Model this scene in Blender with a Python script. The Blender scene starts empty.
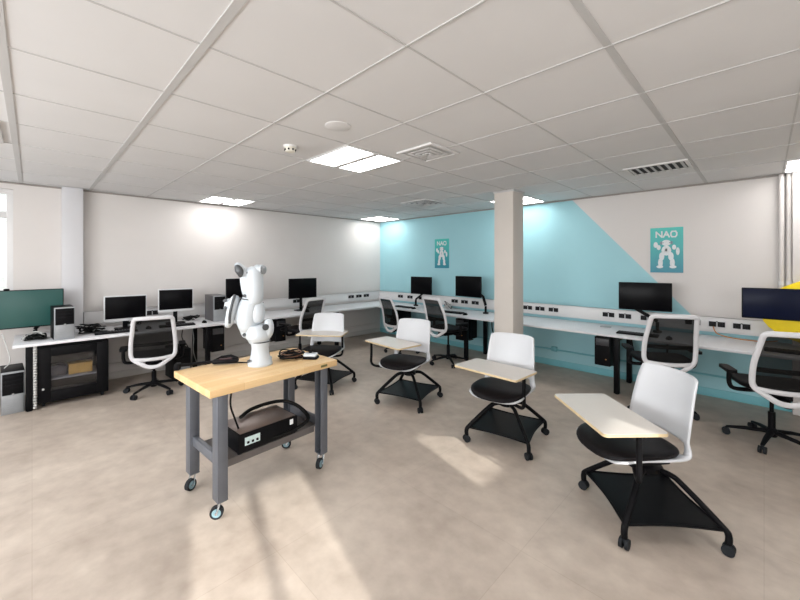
import bpy, bmesh, math, random
from mathutils import Vector, Matrix, noise
random.seed(7)
S = bpy.context.scene
C = S.collection
PI = math.pi
R = math.radians

# ------------------------------------------------------------------ camera
cam = bpy.data.cameras.new('camera')
cam.sensor_width = 36.0
cam.lens = 366.0 / 800.0 * 36.0
cam.shift_y = -0.0456
cam.clip_start = 0.02
co = bpy.data.objects.new('camera', cam)
C.objects.link(co)
co.location = (0, 0, 1.5)
co.rotation_euler = (R(90), 0, R(44.85))
S.camera = co
# ------------------------------------------------------------------ view, world, sun
S.view_settings.view_transform = 'Standard'
S.view_settings.look = 'None'
S.view_settings.gamma = 1.0
S.view_settings.use_curve_mapping = False
S.view_settings.exposure = 0.4
w = bpy.data.worlds.new('world')
S.world = w
w.use_nodes = True
bg = w.node_tree.nodes['Background']
bg.inputs[0].default_value = (0.86, 0.93, 1.0, 1)
bg.inputs[1].default_value = 1.6

def lamp(name, kind, loc, rot, energy, col=(1, 1, 1), size=None, sy=None):
    l = bpy.data.lights.new(name, kind)
    l.energy = energy
    l.color = col
    if kind == 'AREA':
        l.shape = 'RECTANGLE'
        l.size = size
        l.size_y = sy
    if kind == 'SUN':
        l.angle = R(0.7)
    o = bpy.data.objects.new(name, l)
    C.objects.link(o)
    o.location = loc
    o.rotation_euler = rot
    return o

sd = Vector((-1.0, 0.27, -0.42)).normalized()
sun = lamp('sun', 'SUN', (6, -2, 5), (0, 0, 0), 5.0, (1.0, 0.96, 0.9))
sun.rotation_euler = sd.to_track_quat('-Z', 'Y').to_euler()
ZC = 2.416      # ceiling
# fill lamps added to brighten the room, one in each unseen window opening
RH = [(-0.72, 0.12, 0.95, 2.12), (1.02, 1.50, 0.95, 2.0)]
FH = [(-4.4, -3.0, 0.95, 2.25), (-2.6, -1.2, 0.95, 2.25), (-0.8, 0.6, 0.95, 2.25)]
for (a, c, z0, z1) in RH:
    lamp('daylight_fill', 'AREA', (2.36, (a + c) / 2, (z0 + z1) / 2), (0, R(90), 0), 24 * (c - a), (1.0, 0.99, 0.97), z1 - z0 - .1, c - a - .1)
for (a, c, z0, z1) in FH:
    lamp('daylight_fill', 'AREA', ((a + c) / 2, -2.56, (z0 + z1) / 2), (R(90), 0, 0), 46, (0.97, 0.99, 1.0), c - a - .1, z1 - z0 - .1)
PANELS = [(-2.565, 2.01), (-5.565, 2.01), (-5.565, 5.01), (-2.565, 5.01), (0.435, 5.01), (0.435, 2.01),
          (-2.565, -0.99), (0.435, -0.99)]

# ------------------------------------------------------------------ materials
MATS = {}
def mat(name, col, rough=0.5, metal=0.0, var=0.0, scale=20.0, bump=0.0, coat=0.0, alpha=1.0, spec=None, stretch=None):
    if name in MATS: return MATS[name]
    m = bpy.data.materials.new(name)
    m.use_nodes = True
    nt = m.node_tree
    b = nt.nodes['Principled BSDF']
    b.inputs['Base Color'].default_value = (*col, 1)
    b.inputs['Roughness'].default_value = rough
    b.inputs['Metallic'].default_value = metal
    if coat: b.inputs['Coat Weight'].default_value = coat
    if spec is None and max(col) < 0.04: spec = 0.09
    if spec is not None: b.inputs['Specular IOR Level'].default_value = spec
    if alpha < 1: b.inputs['Alpha'].default_value = alpha
    if var or bump:
        tc = nt.nodes.new('ShaderNodeTexCoord')
        mp = nt.nodes.new('ShaderNodeMapping')
        if stretch: mp.inputs['Scale'].default_value = stretch
        nz = nt.nodes.new('ShaderNodeTexNoise')
        nz.inputs['Scale'].default_value = scale
        nz.inputs['Detail'].default_value = 6
        nt.links.new(tc.outputs['Object'], mp.inputs[0])
        nt.links.new(mp.outputs[0], nz.inputs['Vector'])
        if var:
            cr = nt.nodes.new('ShaderNodeValToRGB')
            cr.color_ramp.elements[0].position = 0.3
            cr.color_ramp.elements[1].position = 0.7
            cr.color_ramp.elements[0].color = (*[max(0, c * (1 - var)) for c in col], 1)
            cr.color_ramp.elements[1].color = (*[min(1, c * (1 + var)) for c in col], 1)
            nt.links.new(nz.outputs['Fac'], cr.inputs[0])
            nt.links.new(cr.outputs[0], b.inputs['Base Color'])
        if bump:
            bp = nt.nodes.new('ShaderNodeBump')
            bp.inputs['Strength'].default_value = bump
            bp.inputs['Distance'].default_value = 0.002
            nt.links.new(nz.outputs['Fac'], bp.inputs['Height'])
            nt.links.new(bp.outputs[0], b.inputs['Normal'])
    MATS[name] = m
    return m

def emis(name, col, s):
    m = bpy.data.materials.new(name)
    m.use_nodes = True
    b = m.node_tree.nodes['Principled BSDF']
    b.inputs['Base Color'].default_value = (*col, 1)
    b.inputs['Emission Color'].default_value = (*col, 1)
    b.inputs['Emission Strength'].default_value = s
    MATS[name] = m
    return m

def lin(r, g, b):
    f = lambda c: ((c / 255 + 0.055) / 1.055) ** 2.4 if c / 255 > 0.04045 else c / 255 / 12.92
    return (f(r), f(g), f(b))

WALLC = lin(212, 207, 204)
WHITE_W = mat('wall_paint', WALLC, 0.7, var=0.015, scale=3, bump=0.05)
WHITE_T = mat('white_trim', lin(218, 217, 217), 0.45, var=0.01, scale=6)
PILL = mat('pilaster_paint', lin(207, 206, 209), 0.6, var=0.01, scale=4)
COLM = mat('column_paint', lin(205, 198, 191), 0.7, var=0.02, scale=4)
CEIL = mat('ceiling_tile', lin(213, 212, 212), 0.85, var=0.02, scale=2.2, bump=0.15)
RAIL = mat('ceiling_rail', lin(186, 185, 184), 0.6, var=0.02, scale=5)
DESK = mat('white_laminate', lin(216, 216, 219), 0.35, var=0.01, scale=8)
EDGE = mat('worktop_edge', lin(215, 212, 210), 0.4, var=0.01, scale=8)
BLACK = mat('black_plastic', (0.006, 0.006, 0.007), 0.45, var=0.2, scale=30)
BLKM = mat('black_metal', (0.005, 0.005, 0.006), 0.4, metal=0.0, var=0.15, scale=25)
SCREEN = mat('black_screen', (0.002, 0.002, 0.003), 0.3, var=0.1, scale=3)
CUSH = mat('black_upholstery', (0.009, 0.008, 0.009), 0.42, var=0.2, scale=60, bump=0.2)
SHELL = mat('white_shell', lin(203, 205, 209), 0.38, var=0.01, scale=10)
FRAMEW = mat('white_frame', lin(210, 210, 213), 0.35, var=0.01, scale=10)
SILV = mat('silver_plastic', lin(150, 153, 156), 0.4, metal=0.2, var=0.06, scale=18)
GREYM = mat('workbench_grey_metal', lin(104, 108, 116), 0.42, metal=0.35, var=0.08, scale=9)
SHELFM = mat('shelf_grey_metal', lin(105, 101, 100), 0.4, metal=0.35, var=0.08, scale=9)
ROBW = mat('robot_white', lin(198, 205, 211), 0.28, var=0.01, scale=12)
ROBG = mat('robot_grey', lin(62, 65, 68), 0.4, var=0.05, scale=12)
CABLEK = mat('cable_black', (0.008, 0.008, 0.008), 0.5, var=0.2, scale=40)
CABLEW = mat('cable_grey', lin(190, 190, 188), 0.5, var=0.05, scale=40)
YEL = mat('yellow_fabric', lin(244, 214, 20), 0.6, var=0.05, scale=14, bump=0.2)
TUBE_B = mat('pipe_blue_paint', lin(120, 186, 196), 0.5, var=0.02, scale=10)
CARD = mat('cardboard', lin(200, 160, 80), 0.7, var=0.1, scale=14)
CHROME = mat('caster_steel', lin(190, 196, 200), 0.25, metal=0.9, var=0.05, scale=30)
RUB = mat('rubber_tread', (0.02, 0.022, 0.025), 0.6, var=0.2, scale=30)
HUBT = mat('caster_hub', lin(120, 150, 160), 0.4, var=0.06, scale=30)
LABELW = mat('label_white', lin(205, 225, 225), 0.5, var=0.08, scale=60)
PLYE = mat('plywood_edge', lin(205, 184, 146), 0.5, var=0.08, scale=40)
TABT = mat('tablet_white', lin(212, 206, 199), 0.35, var=0.01, scale=10)
SOCKG = mat('socket_dark', (0.02, 0.02, 0.022), 0.4, var=0.2, scale=60)
DIFF = emis('lamp_diffuser', (1.0, 0.99, 0.98), 8.0)

def mesh_fabric():
    m = bpy.data.materials.new('black_mesh_fabric'); m.use_nodes = True
    nt = m.node_tree; b = nt.nodes['Principled BSDF']
    b.inputs['Base Color'].default_value = (0.004, 0.004, 0.004, 1)
    b.inputs['Specular IOR Level'].default_value = 0.15
    b.inputs['Roughness'].default_value = 0.6
    tr = nt.nodes.new('ShaderNodeBsdfTransparent')
    mx = nt.nodes.new('ShaderNodeMixShader')
    tc = nt.nodes.new('ShaderNodeTexCoord')
    wv = nt.nodes.new('ShaderNodeTexWave'); wv.bands_direction = 'Z'
    wv.inputs['Scale'].default_value = 60
    mr = nt.nodes.new('ShaderNodeMapRange')
    mr.inputs['To Min'].default_value = 0.84; mr.inputs['To Max'].default_value = 0.95
    nt.links.new(tc.outputs['Object'], wv.inputs['Vector'])
    nt.links.new(wv.outputs['Fac'], mr.inputs['Value'])
    nt.links.new(mr.outputs[0], mx.inputs[0])
    nt.links.new(tr.outputs[0], mx.inputs[1]); nt.links.new(b.outputs[0], mx.inputs[2])
    nt.links.new(mx.outputs[0], nt.nodes['Material Output'].inputs[0])
    return m
MESHF = mesh_fabric()

def glass_mat(name, tint, mixf=0.12):
    m = bpy.data.materials.new(name); m.use_nodes = True
    nt = m.node_tree
    for n in list(nt.nodes):
        if n.type == 'BSDF_PRINCIPLED': nt.nodes.remove(n)
    tr = nt.nodes.new('ShaderNodeBsdfTransparent'); tr.inputs[0].default_value = (*tint, 1)
    gl = nt.nodes.new('ShaderNodeBsdfGlossy'); gl.inputs['Roughness'].default_value = 0.05
    mx = nt.nodes.new('ShaderNodeMixShader'); mx.inputs[0].default_value = mixf
    nt.links.new(tr.outputs[0], mx.inputs[1]); nt.links.new(gl.outputs[0], mx.inputs[2])
    nt.links.new(mx.outputs[0], nt.nodes['Material Output'].inputs[0])
    return m
GLASS = glass_mat('window_glass', (0.96, 0.97, 0.97), 0.06)
GLASSD = glass_mat('cabinet_glass', (0.85, 0.85, 0.88), 0.04)

def green_screen():
    m = bpy.data.materials.new('green_screen'); m.use_nodes = True
    nt = m.node_tree; b = nt.nodes['Principled BSDF']
    b.inputs['Base Color'].default_value = (*lin(30, 70, 66), 1)
    b.inputs['Roughness'].default_value = 0.3
    b.inputs['Emission Color'].default_value = (*lin(58, 100, 96), 1)
    b.inputs['Emission Strength'].default_value = 0.18
    tc = nt.nodes.new('ShaderNodeTexCoord'); nz = nt.nodes.new('ShaderNodeTexNoise')
    nz.inputs['Scale'].default_value = 3
    nt.links.new(tc.outputs['Object'], nz.inputs['Vector'])
    mr = nt.nodes.new('ShaderNodeMapRange'); mr.inputs['To Min'].default_value = 0.28; mr.inputs['To Max'].default_value = 0.4
    nt.links.new(nz.outputs['Fac'], mr.inputs['Value']); nt.links.new(mr.outputs[0], b.inputs['Roughness'])
    return m
GREENS = green_screen()

def floor_mat():
    m = bpy.data.materials.new('floor_concrete_tile'); m.use_nodes = True
    nt = m.node_tree; b = nt.nodes['Principled BSDF']
    tc = nt.nodes.new('ShaderNodeTexCoord')
    n1 = nt.nodes.new('ShaderNodeTexNoise'); n1.inputs['Scale'].default_value = 1.3; n1.inputs['Detail'].default_value = 9; n1.inputs['Roughness'].default_value = 0.62
    n2 = nt.nodes.new('ShaderNodeTexNoise'); n2.inputs['Scale'].default_value = 9; n2.inputs['Detail'].default_value = 8
    for n in (n1, n2): nt.links.new(tc.outputs['Object'], n.inputs['Vector'])
    mx = nt.nodes.new('ShaderNodeMix'); mx.inputs[0].default_value = 0.35
    nt.links.new(n1.outputs['Fac'], mx.inputs[2]); nt.links.new(n2.outputs['Fac'], mx.inputs[3])
    cr = nt.nodes.new('ShaderNodeValToRGB')
    cr.color_ramp.elements[0].position = 0.35; cr.color_ramp.elements[1].position = 0.68
    cr.color_ramp.elements[0].color = (*lin(164, 150, 138), 1)
    cr.color_ramp.elements[1].color = (*lin(204, 191, 178), 1)
    nt.links.new(mx.outputs[0], cr.inputs[0])
    # tile joints 0.6 m, turned with the room
    br = nt.nodes.new('ShaderNodeTexBrick')
    br.offset = 0.0; br.inputs['Scale'].default_value = 1.0
    br.inputs['Brick Width'].default_value = 0.9; br.inputs['Row Height'].default_value = 0.9
    br.inputs['Mortar Size'].default_value = 0.0022; br.inputs['Mortar Smooth'].default_value = 0.3
    br.inputs['Color1'].default_value = (1, 1, 1, 1); br.inputs['Color2'].default_value = (0.955, 0.955, 0.955, 1)
    br.inputs['Mortar'].default_value = (0.87, 0.86, 0.85, 1)
    nt.links.new(tc.outputs['Object'], br.inputs['Vector'])
    mm = nt.nodes.new('ShaderNodeMix'); mm.data_type = 'RGBA'; mm.blend_type = 'MULTIPLY'; mm.inputs[0].default_value = 1
    nt.links.new(cr.outputs[0], mm.inputs[6]); nt.links.new(br.outputs[0], mm.inputs[7])
    nt.links.new(mm.outputs[2], b.inputs['Base Color'])
    mr = nt.nodes.new('ShaderNodeMapRange'); mr.inputs['To Min'].default_value = 0.38; mr.inputs['To Max'].default_value = 0.56
    nt.links.new(n2.outputs['Fac'], mr.inputs['Value']); nt.links.new(mr.outputs[0], b.inputs['Roughness'])
    bp = nt.nodes.new('ShaderNodeBump'); bp.inputs['Strength'].default_value = 0.08; bp.inputs['Distance'].default_value = 0.002
    nt.links.new(n2.outputs['Fac'], bp.inputs['Height']); nt.links.new(bp.outputs[0], b.inputs['Normal'])
    return m

def mural_mat():
    # turquoise painted up to a slanting edge, the rest off-white; below the trunking turquoise all along
    m = bpy.data.materials.new('wall_mural_paint'); m.use_nodes = True
    nt = m.node_tree; b = nt.nodes['Principled BSDF']; b.inputs['Roughness'].default_value = 0.65
    tc = nt.nodes.new('ShaderNodeTexCoord'); sp = nt.nodes.new('ShaderNodeSeparateXYZ')
    nt.links.new(tc.outputs['Object'], sp.inputs[0])
    def math_(op, a, bb):
        n = nt.nodes.new('ShaderNodeMath'); n.operation = op
        for i, v in enumerate((a, bb)):
            if isinstance(v, (int, float)): n.inputs[i].default_value = v
            else: nt.links.new(v, n.inputs[i])
        return n.outputs[0]
    k = math_('ADD', sp.outputs[0], math_('MULTIPLY', sp.outputs[2], 0.889))     # x + .889 z
    f1 = math_('LESS_THAN', k, 0.2)
    f2 = math_('LESS_THAN', sp.outputs[2], 0.76)
    f = math_('MAXIMUM', f1, f2)
    nz = nt.nodes.new('ShaderNodeTexNoise'); nz.inputs['Scale'].default_value = 2.5
    nt.links.new(tc.outputs['Object'], nz.inputs['Vector'])
    c1 = nt.nodes.new('ShaderNodeMix'); c1.data_type = 'RGBA'
    c1.inputs[6].default_value = (*lin(152, 199, 208), 1); c1.inputs[7].default_value = (*lin(160, 206, 214), 1)
    nt.links.new(nz.outputs['Fac'], c1.inputs[0])
    mx = nt.nodes.new('ShaderNodeMix'); mx.data_type = 'RGBA'
    mx.inputs[6].default_value = (*WALLC, 1)
    nt.links.new(f, mx.inputs[0]); nt.links.new(c1.outputs[2], mx.inputs[7])
    nt.links.new(mx.outputs[2], b.inputs['Base Color'])
    return m

def wood_mat():
    m = bpy.data.materials.new('beech_butcher_block'); m.use_nodes = True
    nt = m.node_tree; b = nt.nodes['Principled BSDF']; b.inputs['Roughness'].default_value = 0.4
    tc = nt.nodes.new('ShaderNodeTexCoord')
    br = nt.nodes.new('ShaderNodeTexBrick'); br.offset = 0.4
    br.inputs['Scale'].default_value = 1.0; br.inputs['Brick Width'].default_value = 0.42; br.inputs['Row Height'].default_value = 0.045
    br.inputs['Mortar Size'].default_value = 0.0006
    br.inputs['Color1'].default_value = (*lin(222, 184, 132), 1); br.inputs['Color2'].default_value = (*lin(233, 201, 152), 1)
    br.inputs['Mortar'].default_value = (*lin(200, 160, 108), 1)
    mp = nt.nodes.new('ShaderNodeMapping'); mp.inputs['Rotation'].default_value = (0, 0, R(90))
    nt.links.new(tc.outputs['Object'], mp.inputs[0]); nt.links.new(mp.outputs[0], br.inputs['Vector'])
    nz = nt.nodes.new('ShaderNodeTexNoise'); nz.inputs['Scale'].default_value = 8; nz.inputs['Detail'].default_value = 8
    mp2 = nt.nodes.new('ShaderNodeMapping'); mp2.inputs['Scale'].default_value = (12, 1, 12)
    nt.links.new(tc.outputs['Object'], mp2.inputs[0]); nt.links.new(mp2.outputs[0], nz.inputs['Vector'])
    mr = nt.nodes.new('ShaderNodeMapRange'); mr.inputs['To Min'].default_value = 0.86; mr.inputs['To Max'].default_value = 1.1
    nt.links.new(nz.outputs['Fac'], mr.inputs['Value'])
    mm = nt.nodes.new('ShaderNodeMix'); mm.data_type = 'RGBA'; mm.blend_type = 'MULTIPLY'; mm.inputs[0].default_value = 1
    nt.links.new(br.outputs[0], mm.inputs[6]); nt.links.new(mr.outputs[0], mm.inputs[7])
    nt.links.new(mm.outputs[2], b.inputs['Base Color'])
    return m
WOOD = wood_mat()

# ------------------------------------------------------------------ mesh helpers
class MB:
    """collects shapes; build() links them as ONE mesh object"""
    def __init__(s): s.bm = bmesh.new(); s.mats = []; s.mi = 0
    def use(s, m):
        if m not in s.mats: s.mats.append(m)
        s.mi = s.mats.index(m); return s
    def _fin(s, faces):
        for f in faces: f.material_index = s.mi
    def box(s, cx, cy, cz, sx, sy, sz, bev=0.0, M=None, seg=2):
        r = bmesh.ops.create_cube(s.bm, size=1.0)
        vs = r['verts']
        for v in vs: v.co = Vector((v.co.x * sx + cx, v.co.y * sy + cy, v.co.z * sz + cz))
        if bev > 0:
            es = {e for v in vs for e in v.link_edges}
            br = bmesh.ops.bevel(s.bm, geom=list(es), offset=bev, segments=seg, profile=0.5, affect='EDGES')
            vs = list({v for v in br['verts']} | {v for v in vs if v.is_valid})
        fs = {f for v in vs if v.is_valid for f in v.link_faces}
        vs = {v for f in fs for v in f.verts}
        s._fin(fs)
        if M is not None:
            for v in vs: v.co = M @ v.co
        return s
    def tube(s, pts, r, seg=10, closed=False, flat=None, up=None, caps=True):
        """sweep; r number or list; flat=(a,b) section scale (a along side, b along up)"""
        pts = [Vector(p) for p in pts]; n = len(pts)
        rings = []
        prev = None
        for i, p in enumerate(pts):
            if closed: t = (pts[(i + 1) % n] - pts[i - 1])
            else:
                a = pts[max(i - 1, 0)]; b_ = pts[min(i + 1, n - 1)]; t = b_ - a
            if t.length < 1e-9: t = Vector((0, 0, 1))
            t.normalize()
            if up is not None:
                u = Vector(up); side = t.cross(u)
                if side.length < 1e-4: side = t.orthogonal()
                side.normalize(); u = side.cross(t).normalized()
            else:
                if prev is None: side = t.orthogonal().normalized()
                else:
                    side = prev - t * prev.dot(t)
                    if side.length < 1e-6: side = t.orthogonal()
                    side.normalize()
                prev = side; u = side.cross(t).normalized()
            rr = r[i] if isinstance(r, (list, tuple)) else r
            fa, fb = flat if flat else (1, 1)
            rings.append([s.bm.verts.new(p + side * (math.cos(2 * PI * k / seg) * rr * fa) + u * (math.sin(2 * PI * k / seg) * rr * fb)) for k in range(seg)])
        fs = []
        for i in range(n if closed else n - 1):
            A, B = rings[i], rings[(i + 1) % n]
            for k in range(seg):
                fs.append(s.bm.faces.new((A[k], A[(k + 1) % seg], B[(k + 1) % seg], B[k])))
        if caps and not closed:
            fs.append(s.bm.faces.new(rings[0][::-1])); fs.append(s.bm.faces.new(rings[-1]))
        s._fin(fs); return s
    def lathe(s, prof, seg=24, c=(0, 0, 0), M=None):
        """prof: (r,z) list bottom to top"""
        rings = []
        for (r, z) in prof:
            r = max(r, 1e-4)
            rings.append([s.bm.verts.new((c[0] + r * math.cos(2 * PI * k / seg), c[1] + r * math.sin(2 * PI * k / seg), c[2] + z)) for k in range(seg)])
        fs = []
        for A, B in zip(rings, rings[1:]):
            for k in range(seg): fs.append(s.bm.faces.new((A[k], A[(k + 1) % seg], B[(k + 1) % seg], B[k])))
        fs.append(s.bm.faces.new(rings[0][::-1])); fs.append(s.bm.faces.new(rings[-1]))
        if M is not None:
            for rg in rings:
                for v in rg: v.co = M @ v.co
        s._fin(fs); return s
    def cyl(s, a, b_, r, seg=16, r2=None):
        return s.tube([a, b_], [r, r if r2 is None else r2], seg)
    def prism(s, poly, z0, z1, M=None):
        """poly list of (x,y) ccw; extruded in z"""
        lo = [s.bm.verts.new((x, y, z0)) for x, y in poly]; hi = [s.bm.verts.new((x, y, z1)) for x, y in poly]
        n = len(poly); fs = [s.bm.faces.new(lo[::-1]), s.bm.faces.new(hi)]
        for i in range(n): fs.append(s.bm.faces.new((lo[i], lo[(i + 1) % n], hi[(i + 1) % n], hi[i])))
        if M is not None:
            for v in lo + hi: v.co = M @ v.co
        s._fin(fs); return s
    def grid(s, fn, nu, nv, skip=None):
        V = [[s.bm.verts.new(fn(i / nu, j / nv)) for j in range(nv + 1)] for i in range(nu + 1)]
        fs = []
        for i in range(nu):
            for j in range(nv):
                if skip and skip((i + .5) / nu, (j + .5) / nv): continue
                fs.append(s.bm.faces.new((V[i][j], V[i + 1][j], V[i + 1][j + 1], V[i][j + 1])))
        s._fin(fs); return s
    def build(s, name, m=None, parent=None, smooth=True, ang=38):
        if m is not None and not s.mats: s.mats = [m]
        bmesh.ops.recalc_face_normals(s.bm, faces=s.bm.faces)
        lo = [v for v in s.bm.verts if not v.link_faces]
        if lo: bmesh.ops.delete(s.bm, geom=lo, context='VERTS')
        if smooth:
            for f in s.bm.faces: f.smooth = True
            for e in s.bm.edges:
                if len(e.link_faces) == 2:
                    if e.calc_face_angle(0) > R(ang): e.smooth = False
        me = bpy.data.meshes.new(name)
        s.bm.to_mesh(me); s.bm.free()
        for mm in s.mats: me.materials.append(mm)
        o = bpy.data.objects.new(name, me); C.objects.link(o)
        if parent: o.parent = parent
        return o

def tag(o, label, cat, group=None):
    o['label'] = label; o['category'] = cat
    if group: o['group'] = group
    return o
def thing(name, loc, rz=0.0, label=None, cat=None, group=None):
    o = bpy.data.objects.new(name, None); C.objects.link(o)
    o.empty_display_size = 0.1
    o.location = loc; o.rotation_euler = (0, 0, rz)
    if label: tag(o, label, cat, group)
    return o
def struct(o): o['kind'] = 'structure'; return o
def kids(o): return [c for c in C.objects if c.parent == o]
def dup(root, loc, rz, label, group=None):
    r = root.copy(); C.objects.link(r); r.location = loc; r.rotation_euler = (0, 0, rz)
    r['label'] = label
    if group: r['group'] = group
    def rec(src, dst):
        for ch in kids(src):
            c = ch.copy(); C.objects.link(c); c.parent = dst; rec(ch, c)
    rec(root, r)
    return r
def origin_to(o, loc):
    """put the object's origin at loc, geometry unchanged"""
    d = Vector(loc)
    o.data.transform(Matrix.Translation(-d)); o.location = d; return o
def rrect(w_, h_, r, n=5, cx=0, cy=0):
    out = []
    for (sx, sy, a0) in ((1, 1, 0), (-1, 1, 90), (-1, -1, 180), (1, -1, 270)):
        for k in range(n + 1):
            a = R(a0 + 90 * k / n)
            out.append((cx + sx * (w_ / 2 - r) + r * math.cos(a), cy + sy * (h_ / 2 - r) + r * math.sin(a)))
    return out
def catmull(P_, n=6, closed=False):
    P_ = [Vector(p) for p in P_]; out = []; N = len(P_)
    rng = range(N if closed else N - 1)
    for i in rng:
        p0 = P_[(i - 1) % N] if (closed or i > 0) else P_[i]
        p1 = P_[i]; p2 = P_[(i + 1) % N]
        p3 = P_[(i + 2) % N] if (closed or i + 2 < N) else p2
        for k in range(n):
            t = k / n
            out.append(0.5 * ((2 * p1) + (-p0 + p2) * t + (2 * p0 - 5 * p1 + 4 * p2 - p3) * t * t + (-p0 + 3 * p1 - 3 * p2 + p3) * t ** 3))
    if not closed: out.append(P_[-1])
    return out

XW, YW = -6.01, 5.417
XR, YF = 2.4, -2.6
# ------------------------------------------------------------------ room shell
b = MB(); b.box((XW + XR) / 2, (YF + YW) / 2, -0.05, XR - XW + .4, YW - YF + .4, 0.1)
struct(b.build('floor', floor_mat()))
b = MB(); b.box((XW + XR) / 2, (YF + YW) / 2, ZC + 0.06, XR - XW + .4, YW - YF + .4, 0.12)
struct(b.build('ceiling', CEIL))
# ceiling rails: fine joints every 0.6 m, three wide runners
b = MB()
gx = [-2.265 + .6 * k for k in range(-6, 8)]
gy = [-0.09 + .6 * k for k in range(-4, 9)]
for x in gx:
    wd = 0.03 if abs(x - (-0.465)) < .01 else 0.009
    b.box(x, (YF + YW) / 2, ZC - 0.0015, wd, YW - YF - 0.02, 0.003)
for y in gy:
    wd = 0.034 if (abs(y - .51) < .01 or abs(y + .09) < .01) else 0.009
    b.box((XW + XR) / 2, y, ZC - 0.002, XR - XW - 0.02, wd, 0.004)
struct(b.build('trim_1', RAIL, smooth=False))
# walls
def wall_with_holes(name, axis, pos, a0, a1, holes, m, th=0.2, out=1):
    """axis 'x': plane x=pos, runs along y; holes (a,b,z0,z1)"""
    b = MB(); holes = sorted(holes); cur = a0
    def seg(p, q, z0, z1):
        if q - p < 1e-4 or z1 - z0 < 1e-4: return
        c = pos + out * th / 2
        if axis == 'x': b.box(c, (p + q) / 2, (z0 + z1) / 2, th, q - p, z1 - z0)
        else: b.box((p + q) / 2, c, (z0 + z1) / 2, q - p, th, z1 - z0)
    for (p, q, z0, z1) in holes:
        seg(cur, p, 0, ZC); seg(p, q, 0, z0); seg(p, q, z1, ZC); cur = q
    seg(cur, a1, 0, ZC)
    return struct(b.build(name, m, smooth=False))
LW_HOLE = (-1.7, -0.15, 0.95, 2.34)
wall_with_holes('wall_left', 'x', XW, YF, YW, [LW_HOLE], WHITE_W, out=-1)
wall_with_holes('wall_back', 'y', YW, XW, XR, [], mural_mat(), out=1)
wall_with_holes('wall_right', 'x', XR, YF, YW, RH, WHITE_W, out=1)
wall_with_holes('wall_front', 'y', YF, XW, XR, FH, WHITE_W, out=-1)

def window(idx, axis, pos, hole, out, transom=None, sun_mask=None):
    a, c, z0, z1 = hole; f = 0.055; dep = 0.07
    root = bpy.data.objects.new('window_%d' % idx, None); C.objects.link(root); struct(root)
    root.location = (pos, (a + c) / 2, z0) if axis == 'x' else ((a + c) / 2, pos, z0)
    L = c - a; H = z1 - z0
    def bx(b, u, z, su, sz, d=dep, off=0.08):
        if axis == 'x': b.box(out * off, u, z, d, su, sz, .004)
        else: b.box(u, out * off, z, su, d, sz, .004)
    b = MB()
    bx(b, 0, f / 2, L, f); bx(b, 0, H - f / 2, L, f)
    for s_ in (-1, 1): bx(b, s_ * (L / 2 - f / 2), H / 2, f, H - 2 * f)
    bx(b, 0, H / 2, f, H - 2 * f) if L > .7 else None
    if transom: bx(b, 0, transom, L - 2 * f, 0.07)
    b.build('window_frame', WHITE_T, root)
    b = MB(); bx(b, 0, H / 2, L - 2 * f, H - 2 * f, 0.008)
    b.build('glass_pane', GLASS, root)
    b = MB(); bx(b, 0, -0.012, L - .002, 0.022, 0.19, 0.098)
    b.build('window_sill', WHITE_T, root)
    if sun_mask:  # unseen cover added over the lower pane to trim the sun patch
        b = MB(); bx(b, 0, sun_mask / 2 + .005, L - .01, sun_mask - .01, 0.004, 0.02)
        b.build('sun_mask_blind', mat('sun_mask_fabric', lin(220, 218, 214), 0.8, var=0.02, scale=80), root)
    return root
window(1, 'x', XW, LW_HOLE, -1, transom=1.1)
window(2, 'x', XR, RH[0], 1, transom=0.52, sun_mask=0.54)
window(3, 'x', XR, RH[1], 1, transom=0.62, sun_mask=0.63)
window(4, 'y', YF, FH[0], -1, transom=0.9)
window(5, 'y', YF, FH[1], -1, transom=0.9)
window(6, 'y', YF, FH[2], -1, transom=0.9)
# pale brick building outside the left window
b = MB(); b.box(XW - 4, -1.5, 1.6, 0.3, 9, 5)
pb = bpy.data.materials.new('pale_brick'); pb.use_nodes = True
nt = pb.node_tree; br = nt.nodes.new('ShaderNodeTexBrick'); tc = nt.nodes.new('ShaderNodeTexCoord')
mp = nt.nodes.new('ShaderNodeMapping'); mp.inputs['Rotation'].default_value = (R(90), 0, R(90))
nt.links.new(tc.outputs['Object'], mp.inputs[0]); nt.links.new(mp.outputs[0], br.inputs['Vector'])
br.inputs['Scale'].default_value = 4
br.inputs['Color1'].default_value = (.28, .29, .28, 1); br.inputs['Color2'].default_value = (.33, .33, .32, 1); br.inputs['Mortar'].default_value = (.24, .25, .24, 1)
nt.links.new(br.outputs[0], nt.nodes['Principled BSDF'].inputs['Base Color'])
tag(b.build('neighbouring_building', pb), 'pale brick building seen through the window at the left', 'building')

# pilaster on the left wall
b = MB(); b.box(XW + 0.06, 0.345, ZC / 2, 0.12, 0.19, ZC - .006, .004)
struct(b.build('trim_2', PILL))
# thin darker grey strip along the ceiling edge
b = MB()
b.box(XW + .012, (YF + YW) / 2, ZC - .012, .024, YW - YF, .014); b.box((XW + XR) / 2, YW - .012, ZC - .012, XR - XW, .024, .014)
struct(b.build('trim_3', mat('edge_strip', lin(150, 143, 138), .6, var=.02), smooth=False))
# free-standing column
b = MB(); b.box(-2.32, 4.31, ZC / 2, 0.262, 0.272, ZC - .006, .006)
struct(b.build('column', COLM))
b = MB(); b.box(-2.32, 4.31, ZC - .012, 0.285, 0.295, .02)
struct(b.build('trim_4', RAIL))
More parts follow.
